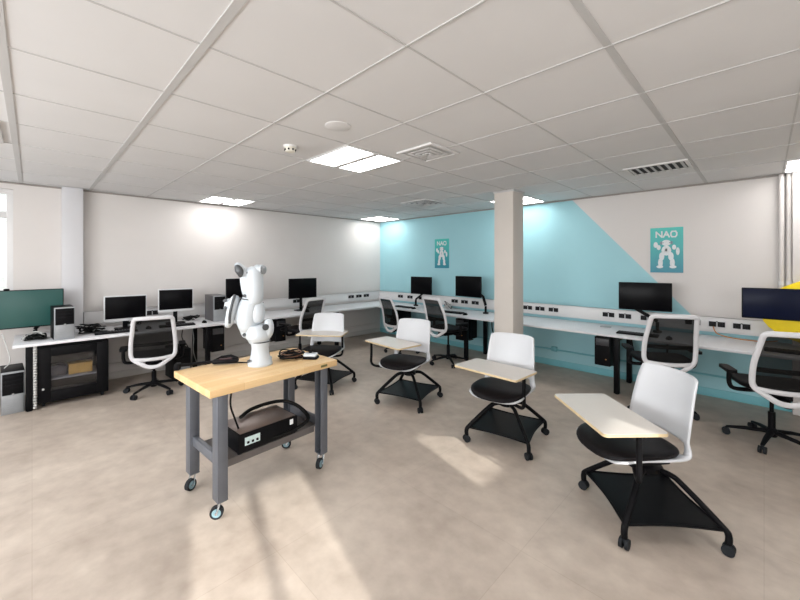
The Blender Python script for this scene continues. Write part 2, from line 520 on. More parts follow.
# pilaster and pipes at the right end of the back wall
b = MB(); b.box(0.42, YW - .05, ZC / 2, 0.44, 0.1, ZC - .006, .004)
struct(b.build('trim_5', WHITE_W))
t = thing('heating_pipe', (0.125, YW - .05, 0), 0, 'slim white vertical pipe on the back wall, left one of two at the right edge', 'pipe', 'white vertical pipes')
b = MB(); b.cyl((0, 0, 0.905), (0, 0, ZC - .01), .02); b.build('pipe_run', WHITE_W, t)
b = MB(); b.cyl((0, 0, 1.28), (0, 0, 1.32), .0245); b.box(0, .025, 1.3, .02, .05, .02); b.build('pipe_clip', WHITE_T, t)
dup(t, (0.178, YW - .05, 0), 0, 'slim white vertical pipe on the back wall, beside the shallow pilaster at the right edge')
# low conduit on the back wall
t = thing('conduit', (-2.0, YW - .02, 0.24), 0, 'turquoise painted conduit running low along the back wall under the desk', 'pipe')
b = MB(); b.cyl((-3.2, 0, 0), (2.0, 0, 0), .011, 10); b.build('conduit_run', TUBE_B, t)
b = MB(); b.box(-.18, 0, 0.01, .08, .036, .07, .006); b.build('junction_box', TUBE_B, t)
t = thing('wall_conduit', (XW + .02, 2.6, 0.2), 0, 'pale conduit running low along the left wall under the desk', 'pipe')
b = MB(); b.cyl((0, -1.9, 0), (0, 2.7, 0), .011, 10); b.build('conduit_run', WHITE_W, t)
# baseboards
b = MB(); b.box(XW + .009, (YF + YW) / 2, .045, .018, YW - YF - .02, .09, .003); struct(b.build('baseboard_left', mat('skirting_grey', lin(200, 196, 192), .6, var=.01)))
b = MB(); b.box((XW + XR) / 2, YW - .009, .045, XR - XW - .04, .018, .09, .003); struct(b.build('baseboard_back', TUBE_B))

# dado trunking (two-compartment, with a ledge on top)
def trunk(name, x0, y0, x1, y1, nrm):
    b = MB()
    cx, cy = (x0 + x1) / 2, (y0 + y1) / 2
    L = abs(x1 - x0) + abs(y1 - y0)
    if nrm[0]:  # on left wall
        b.box(cx + .0325, cy, .825, .065, L, .15, .006); b.box(cx + .025, cy, .742, .05, L, .014, .002)
        b.box(cx + .036, cy, .896, .072, L, .008, .002)
    else:
        b.box(cx, cy - .0325, .825, L, .065, .15, .006); b.box(cx, cy - .025, .742, L, .05, .014, .002)
        b.box(cx, cy - .036, .896, L, .072, .008, .002)
    return struct(b.build(name, WHITE_T))
trunk('trim_6', XW, 0.45, XW, YW - .08, (1, 0))
trunk('trim_7', XW, YW, 1.6, YW, (0, 1))

# ------------------------------------------------------------------ ceiling fittings
def make_panel():
    t = thing('ceiling_light', (0, 0, ZC), 0, 'x', 'ceiling light', 'square recessed ceiling light panels')
    b = MB()
    for (x, y, sx, sy) in ((0, .291, .598, .016), (0, -.291, .598, .016), (.291, 0, .016, .566), (-.291, 0, .016, .566)):
        b.box(x, y, -.007, sx, sy, .012, .002)
    b.build('frame', WHITE_T, t)
    b = MB(); b.box(0, 0, -.009, .566, .05, .016, .002); b.build('divider', RAIL, t)
    for s_ in (-1, 1):
        b = MB(); b.box(0, s_ * .149, -.006, .564, .264, .006); b.build('diffuser', DIFF, t)
    return t
PL = ['bright two-part ceiling light panel, the large one in the middle of the ceiling',
      'ceiling light panel close to the left wall above the desktop tower',
      'small distant ceiling light panel near the far corner of the room',
      'ceiling light panel behind the top of the column',
      'ceiling light panel at the right edge above the pipes',
      'ceiling light panel right of the camera, outside the photo',
      'ceiling light panel behind the camera on the left, outside the photo',
      'ceiling light panel behind the camera on the right, outside the photo']
p0 = make_panel()
for i, (x, y) in enumerate(PANELS):
    p = p0 if i == 0 else dup(p0, (x, y, ZC), 0, PL[i])
    p.location = (x, y, ZC); p['label'] = PL[i]
t = thing('ceiling_light', (-3.77, -0.40, ZC), 0, 'narrow strip of ceiling light at the left edge of the photo', 'ceiling light')
b = MB(); b.box(0, 0, -.007, .6, .5, .012, .002); b.build('frame', WHITE_T, t)
b = MB(); b.box(0, 0, -.016, .5, .44, .008); b.build('diffuser', DIFF, t)
# smoke detector
t = thing('smoke_detector', (-2.62, 1.42, ZC), 0, 'round smoke detector on the ceiling left of the middle light panel', 'smoke detector')
b = MB(); b.lathe([(.05, -.012), (.052, 0)]); b.build('mounting_plate', WHITE_T, t)
b = MB(); b.lathe([(.02, -.05), (.036, -.045), (.042, -.03), (.046, -.012)]); b.build('detector_head', mat('detector_plastic', lin(216, 212, 200), .5, var=.02), t)
b = MB()
for k in range(8):
    a = k * PI / 4; b.box(.0405 * math.cos(a), .0405 * math.sin(a), -.032, .012, .012, .014, .003)
b.build('sensor_slot', BLACK, t)
t = tag(MB().lathe([(.075, -.006), (.085, -.003), (.085, 0)], 28).build('ceiling_speaker', CEIL), 'flat round cover on a ceiling tile above the smoke detector', 'ceiling cover')
t.location = (-2.012, 1.437, ZC)
# flush diffusers
def diffuser(x, y, s_, label, dark):
    t = thing('air_diffuser', (x, y, ZC), 0, label, 'air vent')
    b = MB()
    for (dx, dy, sx, sy) in ((0, s_ / 2, s_ + .03, .03), (0, -s_ / 2, s_ + .03, .03), (s_ / 2, 0, .03, s_ - .03), (-s_ / 2, 0, .03, s_ - .03)):
        b.box(dx, dy, -.008, sx, sy, .014, .003)
    b.build('frame', CEIL, t)
    b = MB(); b.box(0, 0, -.004, s_ - .04, s_ - .04, .006); b.build('duct', BLACK if dark else RAIL, t)
    for k in range(3):
        q = s_ - .12 - k * s_ * .24; b = MB(); z = -.014 - .003 * k
        for (dx, dy, sx, sy) in ((0, q / 2, q, .028), (0, -q / 2, q, .028), (q / 2, 0, .028, q), (-q / 2, 0, .028, q)):
            b.box(dx, dy, z, sx, sy, .004, .001)
        b.build('blade', CEIL, t)
diffuser(-1.96, 2.30, .34, 'square ceiling air diffuser right of the middle light panel', False)
diffuser(-3.62, 4.15, .46, 'square dark ceiling air diffuser in front of the turquoise wall', True)
t = thing('ceiling_vent', (-0.72, 4.21, ZC), 0, 'slatted ceiling vent near the right wall above the poster', 'air vent')
b = MB()
for (dx, dy, sx, sy) in ((0, .17, .5, .03), (0, -.17, .5, .03), (.235, 0, .03, .31), (-.235, 0, .03, .31)): b.box(dx, dy, -.008, sx, sy, .014, .003)
b.build('frame', CEIL, t)
b = MB(); b.box(0, 0, -.003, .44, .31, .004); b.build('duct', BLACK, t)
for k in range(8):
    b = MB(); b.box(-.2 + k * .057, 0, -.013, .03, .31, .003, 0, Matrix.Translation((-.2 + k * .057, 0, -.013)) @ Matrix.Rotation(R(18), 4, 'Y') @ Matrix.Translation((.2 - k * .057, 0, .013)))
    b.build('slat', RAIL, t)

# ------------------------------------------------------------------ posters
FIG = mat('poster_white', lin(214, 220, 222), .6, var=.08, scale=90)
FIGD = mat('poster_shade', lin(120, 140, 150), .6, var=.08, scale=90)
def poster_bg(flip):
    m = bpy.data.materials.new('poster_teal'); m.use_nodes = True
    nt = m.node_tree; bs = nt.nodes['Principled BSDF']; bs.inputs['Roughness'].default_value = .45
    tc = nt.nodes.new('ShaderNodeTexCoord'); sp = nt.nodes.new('ShaderNodeSeparateXYZ'); nt.links.new(tc.outputs['Generated'], sp.inputs[0])
    cr = nt.nodes.new('ShaderNodeValToRGB'); nt.links.new(sp.outputs[2], cr.inputs[0])
    cr.color_ramp.elements[0].color = (*lin(38, 128, 150), 1); cr.color_ramp.elements[1].color = (*lin(70, 190, 180), 1)
    nt.links.new(cr.outputs[0], bs.inputs['Base Color']); return m
PBG = poster_bg(0)
def letters(b, txt, x0, z, h, wd, gap, y, th):
    strokes = {'N': [((0, 0), (0, 1)), ((0, 1), (1, 0)), ((1, 0), (1, 1))], 'A': [((0, 0), (.5, 1)), ((.5, 1), (1, 0)), ((.22, .38), (.78, .38))],
               'O': [((.2, 0), (.8, 0)), ((.8, 0), (1, .3)), ((1, .3), (1, .7)), ((1, .7), (.8, 1)), ((.8, 1), (.2, 1)), ((.2, 1), (0, .7)), ((0, .7), (0, .3)), ((0, .3), (.2, 0))]}
    for ch in txt:
        for (a, c) in strokes[ch]:
            p = Vector((x0 + a[0] * wd, y, z + a[1] * h)); q = Vector((x0 + c[0] * wd, y, z + c[1] * h))
            d = (q - p).normalized() * th * .4
            b.tube([p - d, q + d], th / 2, 4, flat=(1, .3), up=(0, 1, 0))
        x0 += wd + gap
def make_poster(x, z0, W, H, label, sx=1.0):
    t = thing('poster', (x, YW - .004, z0), 0, label, 'poster')
    b = MB(); b.box(0, 0, H / 2, W, .006, H); b.build('sheet', PBG, t, smooth=False)
    b = MB(); k = W / .32
    letters(b, 'NAO', -.1 * k, H * .79, H * .12, .056 * k, .016 * k, -.005, .015 * k)
    b.build('lettering', FIG, t)
    b = MB().use(FIG)
    def el(u, v, rx, rz, m=FIG):
        b.use(m); b.lathe([(rx * .6, -.0012), (rx, 0), (rx * .6, .0012)], 16, M=Matrix.Translation((u * k, -.006, v * H)) @ Matrix.Rotation(R(90), 4, 'X') @ Matrix.Diagonal((1, rz / rx, 1, 1)))
    el(0, .66, .045 * k, .036 * k); el(-.05, .66, .014 * k, .02 * k, FIGD); el(.05, .66, .014 * k, .02 * k, FIGD)
    el(0, .49, .048 * k, .06 * k)
    el(0, .5, .018 * k, .03 * k, FIGD)
    for s_ in (-1, 1):
        el(s_ * .075, .56, .02 * k, .03 * k)
        el(s_ * .045, .36, .026 * k, .05 * k); el(s_ * .058, .22, .024 * k, .055 * k); el(s_ * .064, .13, .034 * k, .018 * k)
    el(-.105, .62, .022 * k, .035 * k); el(.11, .47, .018 * k, .045 * k); el(-.03, .665, .008 * k, .008 * k, FIGD); el(.03, .665, .008 * k, .008 * k, FIGD)
    b.build('robot_picture', FIG, t)
    return t
make_poster(-0.838, 1.39, .325, .545, 'teal robot poster on the off-white wall, right of the column')
make_poster(-4.28, 1.415, .335, .545, 'teal robot poster on the turquoise wall, left of the column')

# ------------------------------------------------------------------ desks
DZ = 0.69
b = MB(); b.use(DESK).box((XW + -5.22) / 2 + .004, 2.638, DZ - .014, .782, 5.55, .028, .004)
tag(b.build('worktop'), 'long white worktop along the left wall', 'desk')
b = MB(); b.use(DESK).box((-5.218 + 1.5) / 2, (4.64 + YW) / 2 - .001, DZ - .014, 6.716, .772, .028, .004)
tag(b.build('worktop'), 'long white worktop along the turquoise back wall', 'desk')
def desk_leg(x, y, ang, label):
    t = thing('desk_leg_frame', (x, y, 0), ang, label, 'desk frame', 'black desk leg frames')
    b = MB(); b.box(0, 0, (DZ - .029) / 2 + .004, .055, .055, DZ - .037, .004); b.build('front_post', BLKM, t)
    b = MB(); b.box(0, .55, (DZ - .029) / 2 + .004, .055, .055, DZ - .037, .004); b.build('rear_post', BLKM, t)
    b = MB(); b.box(0, .275, DZ - .055, .05, .49, .045, .004); b.build('cross_rail', BLKM, t)
    for y_ in (0, .55):
        b = MB(); b.cyl((0, y_, 0), (0, y_, .006), .02); b.build('foot', BLACK, t)
    return t
desk_leg(-1.2, 4.74, 0, 'black desk leg right of the column, below the black hanging computer')
desk_leg(-3.27, 4.74, 0, 'black desk leg behind the second task chair, left of the column')
desk_leg(0.75, 4.74, 0, 'black desk leg beyond the right edge of the photo')
desk_leg(-5.29, -0.02, PI / 2, 'black desk leg at the left end of the long left worktop')
desk_leg(-5.29, 1.66, PI / 2, 'black desk leg left of the robot, under the left worktop')
desk_leg(-5.29, 3.75, PI / 2, 'black desk leg under the left worktop near the far corner')

# ------------------------------------------------------------------ sockets on the trunking
def make_socket():
    t = thing('power_socket', (0, 0, 0), 0, 'x', 'socket')
    b = MB(); b.box(0, -.004, 0, .15, .008, .075, .003); b.build('face_plate', FRAMEW, t)
    for s_ in (-1, 1):
        b = MB(); b.box(s_ * .037, -.012, -.002, .062, .012, .056, .004); b.box(s_ * .036, -.02, -.004, .028, .012, .026, .004); b.build('outlet', SOCKG, t)
    b = MB(); b.box(0, -.012, .026, .016, .01, .01, .002); b.build('switch', SOCKG, t)
    return t
sk = make_socket()
first = True
SB = [(-5.3, 'double black socket on the back trunking nearest the room corner'),
      (-5.03, 'double black socket on the back trunking just behind the left small monitor arm'),
      (-4.72, 'double black socket on the back trunking under the left small monitor'),
      (-3.93, 'double black socket under the monitor left of the column, first of three'),
      (-3.72, 'double black socket under the monitor left of the column, middle of three'),
      (-3.50, 'double black socket under the monitor left of the column, last of three'),
      (-2.56, 'double black socket just right of the column, first of three'),
      (-2.37, 'double black socket just right of the column, middle of three'),
      (-2.17, 'double black socket just right of the column, last of three'),
      (-1.45, 'double black socket on the trunking left of the large black monitor'),
      (-1.26, 'double black socket on the trunking at the left corner of the large black monitor'),
      (-1.02, 'double black socket behind the arm of the large black monitor'),
      (-0.58, 'double black socket right of the large black monitor, first of three'),
      (-0.37, 'double black socket right of the large black monitor, middle of three'),
      (-0.17, 'double black socket right of the large black monitor, last of three')]
for i, (x, lb) in enumerate(SB):
    s_ = sk if i == 0 else dup(sk, (0, 0, 0), 0, lb)
    s_.location = (x, YW - .066, .83); s_['label'] = lb; s_['group'] = 'double black sockets along the back trunking'
for y, lb in [(4.56, 'double black socket on the left trunking near the corner, first of three'), (4.76, 'double black socket on the left trunking near the corner, middle of three'),
              (4.96, 'double black socket on the left trunking near the corner, last of three'), (3.34, 'double black socket on the left trunking under the far monitor'),
              (1.16, 'double black socket on the left trunking between the two white-edged monitors'),
              (2.66, 'double black socket on the left trunking just right of the robot arm')]:
    dup(sk, (XW + .066, y, .83), PI / 2, lb, 'double black sockets along the left trunking')

# ------------------------------------------------------------------ monitors
def make_monitor(loc, ang, W, H, zb, label, bezel=BLACK, scr=SCREEN, stand='foot', chin=0.012, bz=0.008, sx=0.0, armlen=.2, ay=.13):
    """local: screen faces -Y; origin on the worktop; zb height of the lower edge"""
    t = thing('monitor', loc, ang, label, 'monitor')
    b = MB(); b.box(0, .012, zb + H / 2, W, .028, H, .006); b.box(0, .034, zb + H * .5, W * .55, .03, H * .55, .01); b.build('housing', bezel, t)
    b = MB(); b.box(0, -.003, zb + H / 2 + (chin - bz) / 2, W - 2 * bz, .004, H - bz - chin, .001); b.build('screen', scr, t)
    if stand == 'foot':
        b = MB(); b.box(0, .08, (zb + H * .4) / 2, .05, .02, zb + H * .4, .005); b.box(0, .06, zb + H * .4, .06, .04, .06, .004)
        b.build('stand_neck', BLACK, t)
        b = MB(); b.prism(rrect(.22, .17, .03), 0, .012, Matrix.Translation((0, .06, 0))); b.build('stand_base', BLACK, t)
    elif stand == 'arm':
        b = MB(); b.cyl((sx, ay, 0), (sx, ay, .02), .045); b.cyl((sx, ay, .02), (sx, ay, zb * .35 + .03), .018); b.build('arm_base', BLACK, t)
        b = MB(); b.tube([(sx, ay, zb * .35 + .04), (sx * .5 + armlen * .5, min(ay, .1), zb + .02)], .022, 10, flat=(1, .7))
        b.build('lower_arm', BLACK, t)
        b = MB(); b.tube([(sx * .5 + armlen * .5, min(ay, .1), zb + .02), (0, .07, zb + H * .5)], .017, 10); b.box(0, .055, zb + H * .5, .1, .02, .1, .004)
        b.build('upper_arm', BLACK, t)
    return t
a_left = -PI / 2 - 0     # rotate so local -Y faces +X : rz=+90deg -> -Y -> +X
LM = PI / 2
t = make_monitor((-5.66, -0.09, DZ), LM + R(2), .69, .41, .115, 'wide green-lit monitor on the left end of the left worktop', BLACK, GREENS, 'arm', sx=.12)
b = MB(); b.box(-.10, .01, .532, .045, .03, .022, .006); b.cyl((-.10, -.006, .532), (-.10, -.01, .532), .008); b.build('webcam', BLACK, t)
make_monitor((-5.6, .82, DZ), LM - R(3), .43, .315, .10, 'black monitor with white edge on the left worktop, behind the left task chair', FRAMEW, SCREEN, 'foot', .035, .012)
make_monitor((-5.62, 1.37, DZ), LM - R(6), .41, .305, .165, 'black monitor with white edge on the left worktop, right of the left task chair', FRAMEW, SCREEN, 'foot', .03, .012)
make_monitor((-5.6, 2.25, DZ), LM, .48, .31, .275, 'black monitor half hidden behind the robot arm', BLACK, SCREEN, 'foot')
make_monitor((-5.62, 3.29, DZ), LM, .53, .34, .215, 'black monitor alone on the left worktop near the far corner', BLACK, SCREEN, 'foot')
make_monitor((-4.51, 5.08, DZ), R(4), .48, .325, .24, 'small black monitor on the back worktop nearest the corner', BLACK, SCREEN, 'arm', sx=-.22)
make_monitor((-3.46, 5.06, DZ), R(-3), .52, .34, .26, 'small black monitor on the back worktop just left of the column', BLACK, SCREEN, 'arm', sx=.26)
make_monitor((-0.99, 5.04, DZ), R(8), .52, .325, .262, 'large black monitor on an arm right of the column', BLACK, SCREEN, 'arm', sx=.12, armlen=-.35)
make_monitor((0.14, 5.04, DZ), R(6), .60, .30, .27, 'wide dark blue-black monitor cut off by the right edge of the photo', BLACK, mat('navy_screen', (0.006, 0.009, 0.028), .3, var=.1, scale=3), 'arm', sx=.2, ay=.05)

# ------------------------------------------------------------------ keyboards and mice
def make_keyboard():
    t = thing('keyboard', (0, 0, 0), 0, 'x', 'keyboard', 'black keyboards on the worktops')
    b = MB(); b.box(0, 0, .009, .40, .135, .016, .005); b.build('case', BLACK, t)
    b = MB()
    for r_ in range(5):
        n = 14
        for k in range(n): b.box(-.18 + .36 * k / (n - 1), -.048 + r_ * .024, .019, .021, .019, .007)
    b.build('keys', mat('key_black', (.03, .03, .032), .5, var=.2), t, smooth=False)
    return t
def make_mouse():
    t = thing('mouse', (0, 0, 0), 0, 'x', 'mouse', 'black mice on the worktops')
    def f(u, v):
        a = 2 * PI * u; r_ = math.sin(v * PI / 2)
        return Vector((.03 * r_ * math.cos(a), .052 * r_ * math.sin(a), .032 * math.cos(v * PI / 2) ** .8 + .001))
    b = MB(); b.grid(f, 20, 8); bmesh.ops.remove_doubles(b.bm, verts=b.bm.verts, dist=1e-4); b.build('mouse_body', BLACK, t)
    b = MB(); b.cyl((-.004, .022, .03), (.004, .022, .03), .006, 10); b.build('scroll_wheel', RUB, t)
    return t
kb = make_keyboard(); ms = make_mouse()
KB = [(-5.38, .70, LM - R(4), 'black keyboard in front of the white-edged monitor nearest the left'),
      (-5.40, 1.33, LM - R(8), 'black keyboard in front of the second white-edged monitor'),
      (-4.72, 4.84, 0, 'black keyboard on the back worktop nearest the corner'),
      (-3.62, 4.86, R(3), 'black keyboard below the monitor just left of the column'),
      (-1.02, 4.84, R(4), 'black keyboard below the large monitor right of the column'),
      (0.20, 4.84, 0, 'black keyboard below the monitor at the right edge')]
for i, (x, y, a, lb) in enumerate(KB):
    o = kb if i == 0 else dup(kb, (0, 0, 0), 0, lb)
    o.location = (x, y, DZ); o.rotation_euler = (0, 0, a); o['label'] = lb
MS = [(-5.42, 1.66, LM, 'black mouse right of the second white-edged keyboard on the left worktop'), (-5.42, 1.02, LM, 'black mouse behind the left task chair on the left worktop'),
      (-4.43, 4.80, 0, 'black mouse beside the keyboard nearest the corner'), (-3.33, 4.80, 0, 'black mouse beside the keyboard just left of the column'),
      (-0.72, 4.80, 0, 'black mouse seen through the mesh of the task chair right of the column'), (-5.42, 3.25, LM, 'black mouse below the lone monitor on the left worktop')]
for i, (x, y, a, lb) in enumerate(MS):
    o = ms if i == 0 else dup(ms, (0, 0, 0), 0, lb)
    o.location = (x, y, DZ); o.rotation_euler = (0, 0, a); o['label'] = lb

# ------------------------------------------------------------------ computers
def make_tower(loc, ang, W, D, H, label, kind='silver'):
    """front faces -Y, origin at base centre"""
    t = thing('computer_tower', loc, ang, label, 'computer')
    b = MB(); b.box(0, .01, H / 2, W, D - .02, H, .004); b.build('case', mat('tower_case', lin(92, 90, 92), .4, metal=.3, var=.05) if kind == 'grey' else BLACK, t)
    b = MB(); b.box(0, -D / 2 + .004, H / 2, W, .022, H, .007); b.build('front_rim', SILV if kind in ('silver', 'grey') else BLACK, t)
    b = MB(); b.box(0, -D / 2 - .008, H * .71, W * .90, .008, H * .50, .003)
    for k in range(3): b.box(0, -D / 2 - .013, H * (.86 - .1 * k), W * .8, .003, H * .07, .001)
    b.build('drive_bay', BLACK, t)
    b = MB(); b.box(0, -D / 2 - .008, H * .25, W * .86, .008, H * .40, .003)
    for k in range(5): b.box(0, -D / 2 - .0125, H * (.10 + .05 * k), W * .7, .002, H * .012)
    b.build('front_grille', SILV if kind != 'black' else BLACK, t)
    b = MB(); b.cyl((0, -D / 2 - .01, H * .47), (0, -D / 2 - .015, H * .47), .009, 12); b.build('power_button', CHROME, t)
    return t
make_tower((-5.44, .235, DZ), LM + R(4), .165, .30, .345, 'silver and black computer tower standing on the left worktop in front of the green monitor')
make_tower((-5.60, 1.86, DZ), LM + R(0), .165, .36, .36, 'grey-sided computer tower standing on the left worktop left of the robot', 'grey')
make_tower((-5.52, -.145, 0.0), LM + R(3), .165, .40, .42, 'silver and black computer tower on the floor beside the black cabinet')
make_tower((-5.50, 1.36, 0.0), LM + R(3), .175, .42, .40, 'dark computer tower on the floor under the desk behind the left task chair', 'mid')
def hanging(loc, ang, label):
    """slim black computer in a holder bolted under the worktop"""
    t = thing('hanging_computer', loc, ang, label, 'computer', 'black computers hung under the worktops')
    b = MB(); b.box(0, .0, -.21, .17, .36, .34, .006); b.build('case', BLACK, t)
    b = MB(); b.box(-.095, 0, -.18, .012, .1, .36); b.box(.095, 0, -.18, .012, .1, .36); b.box(0, 0, -.387, .2, .1, .012); b.box(0, 0, -.006, .2, .1, .012)
    b.build('holder', BLKM, t, smooth=False)
    b = MB(); b.box(0, -.183, -.1, .14, .006, .08, .002); b.build('drive_bay', mat('bay_grey', (.05, .05, .055), .4, var=.1), t)
    b = MB(); b.cyl((.04, -.182, -.3), (.04, -.188, -.3), .007, 10); b.build('power_button', mat('orange_led', (.6, .25, .05), .4, var=.05), t)
    return t
hg = hanging((-1.37, 4.98, DZ - .029), 0, 'black computer hung under the worktop right of the column')
dup(hg, (-3.43, 4.98, DZ - .029), 0, 'black computer hung under the worktop just left of the column')
dup(hg, (-5.55, 1.82, DZ - .029), LM, 'black computer hung under the left worktop, left of the robot')
dup(hg, (-5.55, 2.75, DZ - .029), LM, 'black computer hung under the left worktop, right of the robot')
dup(hg, (-4.98, 5.05, DZ - .029), 0, 'black computer hung under the back worktop at the corner')

# black cabinet with a glass door, holding boxes
t = thing('rack_cabinet', (-5.30, .325, 0), LM, 'black cabinet with a glass door on casters under the left worktop', 'cabinet')
W_, D_, Z0, Z1 = .58, .52, .05, .635
b = MB()
for s_ in (-1, 1): b.box(s_ * (W_ / 2 - .01), D_ / 2, (Z0 + Z1) / 2, .02, D_, Z1 - Z0, .003)
b.box(0, D_ / 2, Z0 + .01, W_ - .04, D_, .02); b.box(0, D_ / 2, Z1 - .01, W_ - .04, D_, .02); b.box(0, D_ - .01, (Z0 + Z1) / 2, W_ - .04, .02, Z1 - Z0 - .04)
b.build('body', BLKM, t)
dr = MB()
for (x, z, sx, sz) in ((-.235, .34, .10, .56), (.235, .34, .10, .56), (0, .575, .37, .09), (0, .115, .37, .11)): dr.box(x, -.012, z, sx, .022, sz, .002)
door = dr.build('door', BLKM, t)
b = MB(); b.box(0, -.006, .35, .37, .004, .36); b.build('glass_pane', GLASSD, door)
b = MB(); b.cyl((-.245, -.023, .20), (-.245, -.03, .20), .011, 14); b.build('lock', CHROME, door)
b = MB(); b.box(0, .25, .27, W_ - .06, .4, .012, .002); b.build('inner_shelf', SILV, t)
for (x, y) in ((-.24, .06), (.24, .06), (-.24, .46), (.24, .46)):
    b = MB(); b.cyl((x - .012, y, .024), (x + .012, y, .024), .024, 16); b.box(x, y, .042, .03, .03, .018); b.build('caster', RUB, t)
# contents, world placed
def W2(lx, ly, lz, o=t):
    M = Matrix.Translation(o.location) @ Matrix.Rotation(o.rotation_euler[2], 4, 'Z'); return M @ Vector((lx, ly, lz))
bo = thing('storage_box', W2(.06, .2, .277), LM, 'yellow-brown cardboard box on the shelf inside the glass-door cabinet', 'box')
b = MB(); b.box(0, 0, .05, .20, .14, .10, .003); b.build('box_body', CARD, bo)
b = MB(); b.box(0, 0, .105, .205, .145, .012, .003); b.build('lid', CARD, bo)
b = MB(); b.box(0, 0, .05, .12, .2, .10, .006); b.box(0, -.01, .105, .1, .16, .012, .004)
tag(b.build('network_switch', mat('device_grey', lin(70, 70, 80), .4, var=.1)), 'dark grey device on the shelf inside the cabinet, left of the cardboard box', 'device').location = W2(-.155, .22, .277)
# cable snake beside the cabinet
b = MB()
for k in range(24): b.lathe([(.008, 0), (.016, .006), (.016, .016), (.008, .023)], 8, c=(0.004 * math.sin(k), 0, .02 + k * .027))
tag(b.build('cable_spine', CABLEW), 'grey segmented cable spine hanging from the worktop beside the cabinet', 'cable').location = (-5.262, .022, 0)

# ------------------------------------------------------------------ cables
def cable_between(pts, r_, m, name, label, cat='cable', jit=0.0):
    b = MB(); b.tube(catmull(pts, 8), r_, 8); return tag(b.build(name, m), label, cat)
def tangle(cx, cy, z, sx, sy, n, r_, seed, hmax=.05):
    rnd = random.Random(seed); P_ = []
    for k in range(n): P_.append((cx + rnd.uniform(-sx, sx), cy + rnd.uniform(-sy, sy), z + r_ + rnd.uniform(0, hmax)))
    return catmull(P_, 6)
def tangle_obj(cx, cy, z, sx, sy, n, r_, seed, label, m=CABLEK, hmax=.05, white=None, two=True):
    b = MB(); b.use(m).tube(tangle(cx, cy, z, sx, sy, n, r_, seed, hmax), r_, 6)
    if two: b.tube(tangle(cx, cy, z, sx * .9, sy * .9, n, r_ * 1.3, seed + 50, hmax), r_ * 1.3, 6)
    if white: b.use(white).tube(tangle(cx, cy, z, sx, sy, n // 2, r_, seed + 99, hmax * 1.3), r_, 6)
    o = b.build('cable_tangle'); return tag(o, label, 'cables')
tangle_obj(-5.66, .49, DZ, .20, .14, 36, .006, 3, 'tangle of black cables on the left worktop right of the silver tower', hmax=.07, white=CABLEW)
tangle_obj(-5.50, .02, DZ, .11, .09, 26, .006, 5, 'tangle of cables below the green monitor', hmax=.06, white=CABLEW)
tangle_obj(-5.80, 1.60, DZ, .08, .12, 14, .005, 9, 'black cables behind the second keyboard on the left worktop', hmax=.06)
tangle_obj(-5.80, 3.42, DZ, .05, .1, 12, .004, 12, 'small tangle of cables below the lone monitor on the left', hmax=.06, white=CABLEW)
tangle_obj(-3.98, 5.20, DZ, .08, .06, 16, .005, 15, 'white and brown cables heaped on the back worktop between the two small monitors', CABLEW, .10, CABLEK)
tangle_obj(-5.88, .95, DZ, .05, .12, 12, .004, 19, 'thin cables behind the white-edged monitor nearest the left', hmax=.08, white=CABLEW)
cable_between([(-5.6, -.22, DZ + .08), (-5.55, -.19, .66), (-5.5, -.16, .5), (-5.5, -.2, .43)], .005, CABLEW, 'cable', 'grey cable hanging from the green monitor past the worktop end')
cable_between([(-5.75, 1.50, .655), (-5.7, 1.46, .48), (-5.74, 1.55, .30), (-5.72, 1.5, .05), (-5.7, 1.6, .012)], .006, CABLEK, 'cable', 'black cable hanging below the left worktop right of the floor tower')
cable_between([(-5.72, 1.58, .655), (-5.75, 1.62, .45), (-5.68, 1.6, .25), (-5.72, 1.68, .012)], .005, CABLEW, 'cable', 'grey cable hanging below the left worktop beside the black one')
cable_between([(-1.17, 5.2, .655), (-1.12, 5.2, .40), (-1.0, 5.2, .30), (-.86, 5.2, .31), (-.80, 5.2, .45), (-.8, 5.2, .655)], .009, CABLEK, 'cable', 'black cable looping under the worktop right of the column')
cable_between([(-3.1, 5.2, .655), (-3.08, 5.2, .42), (-2.98, 5.2, .34), (-2.88, 5.2, .42), (-2.84, 5.2, .655)], .008, CABLEK, 'cable', 'black cable looping under the worktop left of the column')
cable_between([(-.40, 5.33, .80), (-.36, 5.27, .735), (-.22, 5.26, .705), (-.02, 5.26, .703), (.1, 5.3, .72)], .005, mat('cable_orange', lin(200, 130, 60), .5, var=.05), 'cable', 'orange-brown cable lying on the back worktop under the right sockets')
b = MB(); b.prism(rrect(.12, .07, .012), 0, .008); tag(b.build('cable_grommet', SILV), 'small grey plate on the back worktop left of the large monitor', 'plate').location = (-1.43, 5.15, DZ)

# yellow soft bag behind the right monitor
t = thing('yellow_bag', (0.57, 5.225, DZ), 0, 'bright yellow rounded bag on the worktop behind the monitor at the right edge', 'bag')
def yf(u, v):
    a = 2 * PI * u; p = PI * v
    r_ = math.sin(p) ** .8; z = (1 - math.cos(p)) / 2
    cx_ = lambda x: math.copysign(abs(x) ** .75, x)
    wob = 1 + .04 * math.sin(5 * a + 3 * p)
    return Vector((.60 * r_ * cx_(math.cos(a)) * wob * (1 - .15 * z * z), .062 * r_ * cx_(math.sin(a)), (.70) * z + .001))
b = MB(); b.grid(yf, 32, 18); bmesh.ops.remove_doubles(b.bm, verts=b.bm.verts, dist=1e-4); b.build('bag_body', YEL, t)
b = MB(); b.tube(catmull([(-.12, 0, .67), (-.08, 0, .76), (.08, 0, .76), (.12, 0, .67)], 6), .01, 8); b.build('handle', YEL, t)

